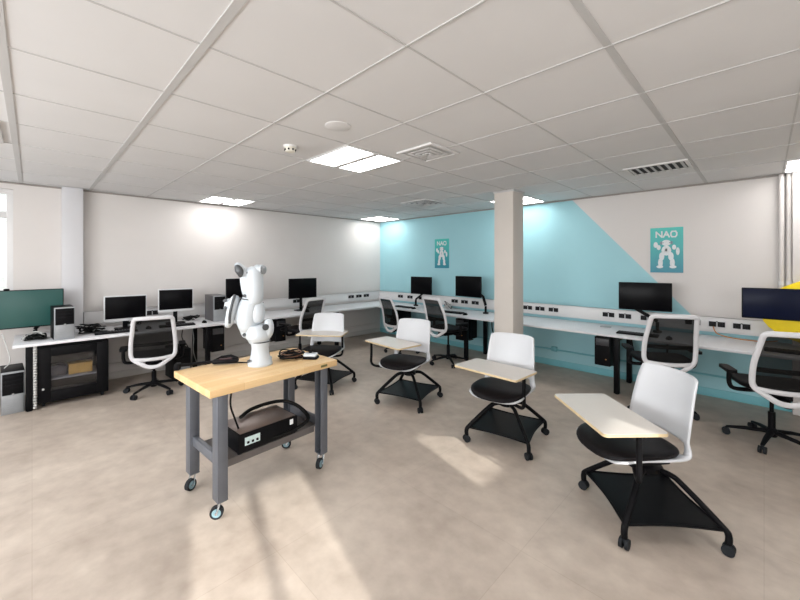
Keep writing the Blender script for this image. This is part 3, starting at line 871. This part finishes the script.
# ------------------------------------------------------------------ task chairs (white frame, black mesh back)
def make_task(loc, ang, lift, label, baserot=0.0):
    """faces +Y; origin on the floor under the column"""
    t = thing('task_chair', loc, ang, label, 'chair', 'white-framed task chairs with black mesh backs')
    L = lift
    # five-star base
    b = MB(); b.lathe([(.03, .06), (.038, .075), (.036, .12), (.026, .13)], 20)
    for k in range(5):
        a = baserot + k * 2 * PI / 5
        d = Vector((math.cos(a), math.sin(a), 0))
        b.tube([d * .02 + Vector((0, 0, .10)), d * .16 + Vector((0, 0, .088)), d * .285 + Vector((0, 0, .066))], [.024, .020, .014], 10, flat=(1, .75), up=(0, 0, 1))
    b.build('star_base', BLACK, t)
    for k in range(5):
        a = baserot + k * 2 * PI / 5; d = Vector((math.cos(a), math.sin(a), 0)); s_ = Vector((-d.y, d.x, 0)); c_ = d * .285
        b = MB()
        for q in (-1, 1): b.cyl(c_ + s_ * (.008 * q) + Vector((0, 0, .028)), c_ + s_ * (.024 * q) + Vector((0, 0, .028)), .028, 16)
        b.cyl(c_ + Vector((0, 0, .03)), c_ + Vector((0, 0, .066)), .009, 10)
        b.build('caster', RUB, t)
    b = MB(); b.cyl((0, 0, .12), (0, 0, .24 + L * .4), .024, 16); b.cyl((0, 0, .24 + L * .4), (0, 0, .36 + L), .014, 14); b.build('gas_column', BLKM, t)
    b = MB(); b.box(0, -.02, .365 + L, .16, .24, .05, .012); b.tube([(0, -.08, .36 + L), (0, -.20, .345 + L), (0, -.265, .335 + L)], [.03, .028, .022], 10, flat=(1.6, .8), up=(0, 0, 1))
    b.tube([(.07, .02, .36 + L), (.24, .03, .355 + L)], .007, 8)
    b.build('mechanism', BLACK, t)
    # seat
    def sf(u, v):
        a = 2 * PI * u; p = PI * v
        ex = lambda x, e: math.copysign(abs(x) ** e, x)
        rr = abs(math.sin(p)) ** .45
        x = .245 * rr * ex(math.cos(a), .55); y = .235 * rr * ex(math.sin(a), .55) + .02
        z = -.034 * ex(math.cos(p), .7)
        return Vector((x, y, .43 + L + z - (.02 * max(0, (y - .12) / .12) ** 2) + .012 * (x / .24) ** 2))
    b = MB(); b.grid(sf, 36, 14); bmesh.ops.remove_doubles(b.bm, verts=b.bm.verts, dist=1e-4); b.build('seat', CUSH, t)
    # back frame loop: (x, z) trapezoid with a V below
    def yb(z): # depth of the back plane at height z (lean)
        h_ = (z - .36)
        return -.235 - .14 * h_ - .16 * h_ * h_ + .03 * math.sin(min(1, max(0, h_ / .6)) * PI)
    def dep(x, z): return yb(z) - .0 + .05 * (1 - min(1, abs(x) / .26) ** 2) * -1 + .02
    loop = []
    cor = [(-.176, .905), (.176, .905), (.208, .62), (.206, .455), (.05, .347), (-.05, .347), (-.206, .455), (-.208, .62)]
    pts = []
    n = len(cor)
    rad = [.035, .035, .12, .05, .05, .05, .05, .12]
    for i in range(n):
        p = Vector((cor[i][0], cor[i][1])); a = Vector(cor[i - 1]) - p; c_ = Vector(cor[(i + 1) % n]) - p
        ra = min(rad[i], a.length * .45, c_.length * .45)
        s0 = p + a.normalized() * ra; s1 = p + c_.normalized() * ra
        for k in range(6):
            q = k / 5; pts.append(s0 * (1 - q) ** 2 + p * 2 * q * (1 - q) + s1 * q * q)
    P3 = [Vector((p.x, dep(p.x, p.y), p.y + L)) for p in pts]
    b = MB(); b.tube(P3, .0215, 10, closed=True, flat=(1.0, .72), up=(0, 1, 0))
    br_ = [Vector((x, dep(x, .455 - .02 * (1 - (x / .25) ** 2)), .455 - .02 * (1 - (x / .25) ** 2) + L)) for x in [(-.20 + .04 * k) for k in range(11)]]
    b.tube(br_, .019, 10, flat=(1, .72), up=(0, 1, 0))
    b.build('back_frame', FRAMEW, t)
    def mf(u, v):
        z = .445 + (.90 - .445) * v
        hw = .24 + (.252 - .24) * 0
        # width interpolation
        if z > .62: hw = .208 + (.176 - .208) * (z - .62) / (.905 - .62)
        else: hw = .207
        x = (2 * u - 1) * (hw - .006)
        return Vector((x, dep(x, z) + .004, z + L))
    b = MB(); b.grid(mf, 14, 14); b.build('mesh_back', MESHF, t)
    # lumbar strap
    b = MB(); b.tube([Vector((x, dep(x, .60) + .016, .60 + L)) for x in [(-.19 + .038 * k) for k in range(11)]], .012, 8, flat=(1.6, .3), up=(0, 1, 0)); b.build('lumbar_band', BLACK, t)
    for s_ in (-1, 1):
        b = MB()
        b.tube(catmull([(s_ * .12, -.02, .375 + L), (s_ * .25, -.03, .375 + L), (s_ * .285, -.03, .42 + L), (s_ * .285, -.03, .525 + L)], 6), .017, 10, flat=(1, 1.3), up=(0, 1, 0))
        b.build('arm_post', BLACK, t)
        b = MB(); b.prism(rrect(.07, .23, .03), .52 + L, .545 + L, Matrix.Translation((s_ * .285, 0, 0))); b.build('armrest', BLACK, t)
    return t
F = lambda deg: R(deg - 90)    # local +Y -> heading
make_task((-5.08, 1.01, 0), F(168), 0.0, 'white-framed mesh task chair at the left desk beside the glass-door cabinet', .25)
make_task((-5.05, 2.90, 0), F(192), 0.07, 'white-framed mesh task chair behind the farthest tablet chair, right of the robot', .1)
make_task((-4.36, 4.44, 0), F(80), 0.03, 'white-framed mesh task chair at the back desk nearest the room corner', .5)
make_task((-3.38, 4.43, 0), F(81), 0.09, 'white-framed mesh task chair at the back desk left of the column', .75)
make_task((-0.745, 4.465, 0), F(117), 0.11, 'white-framed mesh task chair behind the nearest tablet chair', .9)
make_task((0.045, 4.35, 0), F(110), 0.06, 'white-framed mesh task chair cut off by the right edge of the photo', .4)

# ------------------------------------------------------------------ tablet chairs
def make_node(base, base_ang, seat_ang, tab_c, tab_ang, side, label, H=.45, ty=.045):
    """base: floor centre (x,y); seat_ang heading of the sitter; tab_c world centre of the tablet; side +1: post on sitter's left"""
    t = thing('tablet_chair', (base[0], base[1], 0), 0, label, 'chair', 'white tablet-arm chairs on wheels')
    B = Matrix.Rotation(base_ang, 4, 'Z')
    hs = .255
    cs = [(hs, hs), (-hs, hs), (-hs, -hs), (hs, -hs)]
    # tray with drawn-in edges
    poly = []
    for i in range(4):
        a = Vector(cs[i]) * 1.0; c_ = Vector(cs[(i + 1) % 4]) * 1.0
        for k in range(8):
            q = k / 8; m_ = a.lerp(c_, q); w_ = math.sin(q * PI) ** 1.0
            m_ = m_ * (1 - w_) + (m_ * .92) * w_
            poly.append((m_.x, m_.y))
    b = MB(); b.prism([(p[0], p[1]) for p in poly], .115, .121, B)
    rim = [B @ Vector((p[0], p[1], .122)) for p in poly]
    b.tube(rim, .0065, 8, closed=True)
    b.build('bag_tray', BLKM, t)
    for (x, y) in cs:
        d = Vector((x, y, 0)).normalized()
        b = MB(); pts = [d * .03 + Vector((0, 0, .305)), d * .11 + Vector((0, 0, .303)), d * .17 + Vector((0, 0, .272)), d * .335 + Vector((0, 0, .135)), d * .362 + Vector((0, 0, .10)), d * .362 + Vector((0, 0, .058))]
        pts = [B @ p for p in catmull(pts, 5)]
        b.tube(pts, .0155, 10, flat=(1, 1.1)); b.build('leg', BLKM, t)
        b = MB(); cpos = B @ (d * .362); s_ = B @ Vector((-d.y, d.x, 0))
        for q in (-1, 1): b.cyl(cpos + s_ * (.007 * q) + Vector((0, 0, .028)), cpos + s_ * (.022 * q) + Vector((0, 0, .028)), .028, 18)
        b.cyl(cpos + Vector((0, 0, .03)), cpos + Vector((0, 0, .075)), .010, 10)
        b.build('caster', RUB, t)
    A = Matrix.Rotation(seat_ang - PI / 2, 4, 'Z')      # local +Y = heading
    b = MB(); b.lathe([(.05, .28), (.07, .29), (.07, .32), (.045, .335), (.04, .375)], 20); b.box(0, .08, .386, .24, .24, .022, .006, A); b.build('swivel_hub', BLACK, t)
    SF = .10
    A = A @ Matrix.Translation((0, SF, 0))
    # shell profile (y,z): front of the seat -> rear -> back top
    prof = [(.235, H - .035), (.20, H - .018), (.10, H - .012), (-.05, H - .018), (-.15, H - .012), (-.195, H + .03), (-.215, H + .10), (-.235, H + .20), (-.262, H + .32), (-.292, H + .42)]
    PP = catmull([(0, y, z) for y, z in prof], 5); npf = len(PP) - 1
    def wid(v):
        ks = [(0, .17), (.12, .215), (.42, .225), (.52, .222), (.62, .214), (.8, .207), (.96, .194), (1, .188)]
        for (a, wa), (c_, wc) in zip(ks, ks[1:]):
            if v <= c_: return wa + (wc - wa) * (v - a) / (c_ - a)
        return ks[-1][1]
    def sh(u, v):
        p = PP[min(npf, int(round(v * npf)))]
        s_ = 2 * u - 1; w_ = wid(v)
        x = s_ * w_
        y, z = p.y, p.z
        back = min(1, max(0, (v - .45) / .2))
        y += back * .055 * s_ * s_                 # sides come forward
        z += (1 - back) * .022 * abs(s_) ** 3
        if v > .9: z -= .012 * abs(s_) ** 8 * ((v - .9) / .1)
        return A @ Vector((x, y, z))
    b = MB(); b.grid(sh, 20, npf, skip=lambda u, v: abs(2 * u - 1) < .80 and .47 < v < .63)
    o = b.build('seat_shell', SHELL, t)
    md = o.modifiers.new('thick', 'SOLIDIFY'); md.thickness = .011; md.offset = 0
    # cushion
    def cf(u, v):
        a = 2 * PI * u; p = PI * v
        ex = lambda x, e: math.copysign(abs(x) ** e, x)
        rr = abs(math.sin(p)) ** .5
        x = .226 * rr * ex(math.cos(a), .68); y = .235 * rr * ex(math.sin(a), .72) + .045
        zz = -ex(math.cos(p), .75)
        z = H + .012 + (.028 * zz) - .016 * max(0, (y - .12) / .13) ** 2 + .012 * (x / .21) ** 2
        return A @ Vector((x, y, z))
    b = MB(); b.grid(cf, 36, 14); bmesh.ops.remove_doubles(b.bm, verts=b.bm.verts, dist=1e-4); b.build('seat_cushion', CUSH, t)
    # tablet
    TZ = .632
    tc_ = Vector((tab_c[0] - base[0], tab_c[1] - base[1], 0))
    T = Matrix.Translation(tc_) @ Matrix.Rotation(tab_ang, 4, 'Z')
    outl = rrect(.575, .335, .022, 5)
    b = MB().use(PLYE); b.prism(outl, TZ, TZ + .014, T)
    b.use(TABT); b.prism(rrect(.570, .330, .020, 5), TZ + .0142, TZ + .016, T)
    tb = b.build('writing_tablet', None, t)
    # arm
    end = T @ Vector((side * .235, ty, 0)); hubp = A @ Vector((0, 0, 0))
    ex_, ey_ = end.x, end.y
    def mixp(f, z): return Vector((hubp.x * (1 - f) + ex_ * f, hubp.y * (1 - f) + ey_ * f, z))
    b = MB()
    pts = [mixp(.2, .372), mixp(.62, .366), mixp(.90, .368), mixp(1, .40), mixp(1, .47), mixp(1, .54), mixp(1, TZ - .012)]
    b.tube(catmull(pts, 6), .014, 10)
    b.box(ex_, ey_, TZ - .006, .07, .07, .010, .003)
    b.build('tablet_arm', BLACK, t)
    return t
make_node((-.49, 2.56), R(40), R(232), (-.655, 2.33), R(-44), 1, 'white tablet chair nearest the camera, lower right of the photo')
make_node((-1.57, 2.88), R(10), R(280), (-1.56, 2.66), R(-2), 1, 'white tablet chair in front of the column')
make_node((-2.76, 2.92), R(16), R(288), (-2.86, 2.76), R(-4), -1, 'white tablet chair in the middle, left of the column', ty=-.11)
make_node((-3.83, 2.55), R(22), R(308), (-3.86, 2.53), R(38), 1, 'white tablet chair right behind the end of the workbench')

# ------------------------------------------------------------------ workbench
BA = R(3.5)
BC = Vector((-2.51, 1.13, 0))
BM_ = Matrix.Translation(BC) @ Matrix.Rotation(BA, 4, 'Z')
BT = .788
t = thing('workbench', BC, BA, 'grey metal workbench on casters with a wooden top carrying the robot arm', 'workbench')
b = MB(); b.box(0, 0, BT - .0225, .585, .90, .045, .004); o = b.build('wooden_top', WOOD, t)
b = MB(); b.box(.2935, .33, BT - .022, .003, .055, .016, .001); b.build('name_plate', mat('plate_olive', lin(110, 105, 60), .4, var=.1), t)
LX, LY = .215, .36
for sx in (-1, 1):
    for sy in (-1, 1):
        b = MB()
        # folded channel leg
        x, y = sx * LX, sy * LY
        b.box(x, y + sy * .028, .425, .075, .006, .63, .001); b.box(x + .0345, y, .425, .006, .055, .63, .001); b.box(x - .0345, y, .425, .006, .055, .63, .001)
        b.box(x, y, .112, .074, .058, .005)
        b.build('leg', GREYM, t)
        b = MB(); b.box(x, y, .105, .06, .05, .006, .001)
        b.build('caster_plate', CHROME, t)
        ca = R(25 if sx * sy > 0 else -35); cm = Matrix.Translation((x, y, 0)) @ Matrix.Rotation(ca, 4, 'Z')
        b = MB().use(CHROME)
        for q in (-1, 1): b.tube([cm @ Vector((q * .019, 0, .10)), cm @ Vector((q * .02, -.01, .07)), cm @ Vector((q * .02, -.02, .035))], .011, 8, flat=(.3, 1.2), up=(1, 0, 0))
        b.use(RUB).cyl(cm @ Vector((-.013, -.02, .037)), cm @ Vector((.013, -.02, .037)), .037, 24)
        b.use(HUBT).cyl(cm @ Vector((-.0145, -.02, .037)), cm @ Vector((.0145, -.02, .037)), .025, 20)
        b.use(CHROME).cyl(cm @ Vector((-.023, -.02, .037)), cm @ Vector((.023, -.02, .037)), .008, 10)
        b.build('caster', None, t)
for sy in (-1, 1):
    b = MB(); b.box(0, sy * LY, .33, LX * 2 - .075, .03, .06, .002); b.build('lower_end_rail', GREYM, t)
    b = MB(); b.box(0, sy * LY, .715, LX * 2 - .075, .03, .05, .002); b.build('upper_end_rail', GREYM, t)
b = MB(); b.box(0, 0, .302, LX * 2 - .08, LY * 2 - .035, .012, .002)
for sx in (-1, 1): b.box(sx * (LX - .037), 0, .285, .004, LY * 2 - .07, .045)
b.build('lower_shelf', SHELFM, t)
def onb(x, y, z=0): return BM_ @ Vector((x, y, z))

# controller on the lower shelf
SZ = .308
cpos = Vector((-2.46, 1.10, SZ))
t = thing('robot_controller', cpos, R(3.5), 'black robot controller box on the lower shelf of the workbench', 'controller')
b = MB(); b.box(0, 0, .068, .29, .42, .115, .006); b.build('case', BLACK, t)
b = MB(); b.box(0, 0, .1275, .27, .39, .004, .001); b.build('top_cover', mat('controller_top', lin(120, 108, 104), .35, metal=.4, var=.05), t)
b = MB(); b.box(.147, -.12, .075, .004, .10, .05, .001); b.build('connector_plate', LABELW, t)
b = MB()
for k in range(3): b.box(.151, -.15 + k * .03, .067, .008, .014, .014, .002)
b.build('connector', BLACK, t)
b = MB(); b.box(.147, .16, .095, .004, .025, .035, .001); b.build('white_sticker', mat('sticker', lin(235, 238, 240), .5, var=.02), t)
for (x, y) in ((-.12, -.19), (.12, -.19), (-.12, .19), (.12, .19)):
    b = MB(); b.cyl((x, y, 0), (x, y, .011), .015, 12); b.build('foot', RUB, t)
cable_between([onb(-.02, -.13, .455), onb(-.09, -.02, .458), onb(-.10, .12, .46), onb(-.06, .225, .455), onb(.06, .275, .43), onb(.17, .28, .37), onb(.20, .15, .345), onb(.185, 0, .335), onb(.175, -.10, .33), onb(.178, -.2, .328)], .013, CABLEK, 'connector_cable', 'thick black cable looping around the controller on the lower shelf')
cable_between([onb(.13, -.25, .742), onb(.12, -.26, .62), onb(.11, -.23, .52), onb(.10, -.20, .44)], .006, CABLEK, 'hanging_cable', 'black cable hanging from under the bench top to the controller')

# ------------------------------------------------------------------ robot arm
RA = R(44.85)
rp = Vector((-2.52, 1.135, BT))
t = thing('robot_manipulator', rp, RA, 'white seven-jointed robot arm folded upright on the workbench', 'robot arm')
K = .00139
def q(u, v, y=0.0): return Vector(((u - 208) * K, y, (566 - v) * K))
b = MB(); b.lathe([(.082, 0), (.084, .012), (.074, .03), (.062, .075), (.056, .115), (.06, .14), (.066, .165)], 28); b.box(0, .05, .02, .11, .09, .04, .012); b.build('base', ROBW, t)
b = MB(); b.cyl(q(172, 535, -.066), q(172, 535, -.08), .010, 14); b.build('base_port', ROBG, t)
b = MB(); b.tube(catmull([q(200, 455), q(200, 425), q(195, 395), q(192, 365)], 5), [.062, .064, .068, .074, .08, .083, .083, .082, .081, .08, .078, .076, .074, .071, .068, .06], 24)
b.tube(catmull([q(150, 425, .01), q(140, 395, .0), q(128, 365, .0)], 4), [.028, .038, .042, .043, .043, .042, .041, .036, .025], 18)
b.tube(catmull([q(225, 435, .0), q(246, 405, .0), q(252, 365, .0), q(246, 335, .0)], 4), [.022, .03, .034, .035, .036, .036, .035, .034, .032, .03, .028, .024, .014], 18)
b.build('shoulder', ROBW, t)
b = MB(); b.cyl(q(240, 372, -.028), q(248, 372, -.044), .022, 20); b.cyl(q(140, 410, -.032), q(140, 410, -.046), .012, 14); b.build('shoulder_cap', ROBG, t)
b = MB(); b.tube(catmull([q(160, 400), q(150, 360), q(148, 310), q(158, 260), q(170, 220)], 5), [.036, .05, .06, .067, .071, .074, .076, .077, .078, .078, .078, .077, .076, .075, .073, .071, .068, .065, .061, .056, .048], 24)
b.tube(catmull([q(195, 350, -.01), q(198, 300, -.01), q(196, 250, 0)], 4), [.03, .042, .046, .048, .048, .046, .044, .04, .03], 18)
b.build('upper_arm', ROBW, t)
b = MB(); b.tube(catmull([q(186, 260, -.02), q(186, 205, -.02), q(184, 150, -.015), q(182, 105, -.01), q(184, 72, 0)], 5), [.03, .045, .052, .056, .057, .057, .057, .058, .058, .058, .058, .058, .058, .057, .057, .057, .056, .053, .048, .04, .026], 24)
b.tube(catmull([q(150, 220, .0), q(142, 170, .0), q(135, 120, .0), q(128, 75, 0)], 4), [.025, .036, .04, .042, .042, .042, .042, .041, .04, .038, .036, .032, .02], 18)
b.build('forearm', ROBW, t)
b = MB(); b.cyl(q(145, 214, -.052), q(145, 214, -.062), .011, 14); b.cyl(q(160, 100, -.05), q(160, 100, -.058), .007, 12); b.build('joint_screw', ROBG, t)
for (c_, n_, r_) in ((Vector((0, 0, .165)), Vector((0, 0, 1)), .0665), (q(158, 232, -.004), Vector((.12, 0, 1)).normalized(), .0655)):
    a_ = n_.orthogonal().normalized(); b2 = n_.cross(a_)
    b = MB(); b.tube([c_ + (a_ * math.cos(k * PI / 16) + b2 * math.sin(k * PI / 16)) * r_ for k in range(32)], .0035, 6, closed=True); b.build('joint_ring', ROBG, t)
# elbow joints at the top, with dark and silver caps
b = MB(); b.tube(catmull([q(140, 110, -.02), q(126, 88, -.035), q(108, 66, -.04), q(96, 62, -.035)], 4), [.03, .036, .036, .035, .034, .032, .03, .028, .026, .023, .02, .016, .01], 18); b.build('elbow', ROBW, t)
b = MB(); b.tube(catmull([q(104, 64, -.066), q(118, 78, -.074), q(128, 98, -.074), q(126, 122, -.062)], 5), [.008, .012, .017, .02, .023, .025, .027, .028, .028, .028, .026, .024, .02, .016, .012, .008], 16, flat=(1, .5), up=(0, 1, 0)); b.build('elbow_cap', ROBG, t)
b = MB(); b.tube(catmull([q(196, 100, .0), q(208, 80, -.005), q(216, 66, -.005)], 4), [.03, .04, .042, .043, .043, .04, .036, .03, .02], 18)
b.cyl(q(206, 84, -.01), q(222, 84, -.012), .034, 22)
b.build('wrist_joint', ROBW, t)
b = MB(); b.cyl(q(222, 86, -.014), q(230, 86, -.018), .031, 22); b.lathe([(.031, 0), (.024, .008), (.008, .012)], 22, M=Matrix.Translation(q(230, 86, -.018)) @ Matrix.Rotation(R(90), 4, 'Y')); b.build('wrist_cap', SILV, t)
# hand hanging down on the left
b = MB(); b.tube(catmull([q(92, 215, -.02), q(84, 250, -.025), q(72, 300, -.03), q(58, 355, -.03), q(50, 372, -.03)], 5), [.012, .02, .025, .028, .03, .031, .031, .031, .031, .031, .031, .03, .029, .028, .026, .024, .022, .02, .018, .015, .01], 16, flat=(1, 1.5), up=(0, 1, 0)); b.build('hand', ROBW, t)
b = MB(); b.tube(catmull([q(98, 208, -.055), q(90, 250, -.072), q(80, 300, -.076), q(72, 350, -.06)], 5), .010, 10, flat=(1, .6), up=(0, 1, 0)); b.build('hand_trim', ROBG, t)
b = MB(); b.box(0, 0, 0, .05, .05, .07, .012, Matrix.Translation(q(50, 258, .0)) @ Matrix.Rotation(R(10), 4, 'Y'))
b.tube([q(50, 258), q(95, 262)], .018, 12)
b.build('camera_mount', ROBW, t)
b = MB(); b.cyl(q(40, 240, -.025), q(40, 240, -.036), .012, 14); b.cyl(q(40, 275, -.025), q(40, 275, -.036), .010, 14); b.build('camera_lens', ROBG, t)
b = MB(); b.tube([q(110, 370), q(95, 330), q(92, 290)], [.02, .026, .02], 12); b.build('arm_link', ROBW, t)

# things on the bench top
def gpt(x, y, z=BT):   # helper in world metres
    return Vector((x, y, z))
t = thing('teach_pendant', (-2.70, .93, BT), R(60), 'black pendant with a long bar lying on the left of the bench top', 'pendant')
b = MB(); b.box(.03, .02, .022, .17, .055, .03, .012); b.tube([(-.04, .03, .03), (.0, .05, .045), (.06, .05, .05), (.11, .03, .035)], [.008, .01, .01, .008], 10)
b.build('grip', BLACK, t)
b = MB(); b.tube([(-.03, .015, .025), (-.24, -.05, .028)], .010, 10); b.build('bar', BLACK, t)
b = MB(); b.cyl((-.24, -.055, .02), (-.27, -.06, .02), .02, 14); b.box(-.25, -.056, .025, .03, .05, .045, .006); b.build('end_clamp', BLACK, t)
b = MB(); b.box(.03, .02, .0385, .08, .03, .003, .001); b.build('key_strip', mat('maroon_plastic', lin(70, 40, 45), .4, var=.1), t)
cable_between([(-2.66, 1.00, BT + .02), (-2.64, 1.03, BT + .012), (-2.63, 1.06, BT + .008), (-2.60, 1.075, BT + .01), (-2.575, 1.09, BT + .012)], .005, CABLEK, 'pendant_cable', 'short black cable from the pendant to the robot base')
b = MB(); rnd = random.Random(4)
cc = Vector((-2.52, 1.375, BT))
pts = []
for k in range(80):
    a = k * .62; ra = .052 + .03 * math.sin(k * .37); pts.append((cc.x + ra * 1.0 * math.cos(a), cc.y + ra * 1.2 * math.sin(a), BT + .008 + .036 * (k / 80) + .006 * math.sin(k * 1.7)))
b.tube(catmull(pts, 4), .0058, 7); tag(b.build('cable_coil', CABLEK), 'coiled black cable heap on the bench top right of the robot base', 'cable')
b = MB(); pts = [(cc.x + .075 * math.cos(k * .9) , cc.y + .07 * math.sin(k * .9), BT + .01 + .04 * (k / 16)) for k in range(17)]
b.tube(catmull(pts, 4), .004, 7); tag(b.build('brown_cable', mat('cable_brown', lin(120, 85, 65), .5, var=.1)), 'thin brown cable wound into the black cable heap', 'cable')
cable_between([(-2.60, 1.33, BT + .012), (-2.70, 1.37, BT + .01), (-2.74, 1.42, BT + .02), (-2.68, 1.48, BT + .01), (-2.60, 1.48, BT + .008), (-2.49, 1.50, BT + .012), (-2.44, 1.49, BT + .014)], .005, CABLEK, 'loose_cable', 'black cable running from the coil to the white control puck')
t = thing('control_puck', (-2.405, 1.475, BT), R(40), 'white and black handheld stop button unit at the right end of the bench top', 'controller')
b = MB(); b.box(0, 0, .010, .105, .075, .018, .006); b.build('bottom_half', BLACK, t)
b = MB(); b.box(-.005, 0, .030, .10, .066, .024, .011); b.build('top_half', ROBW, t)
b = MB(); b.lathe([(.012, .042), (.012, .052), (.02, .055), (.02, .064), (.014, .068)], 18, c=(-.01, .01, 0)); b.build('button', BLACK, t)
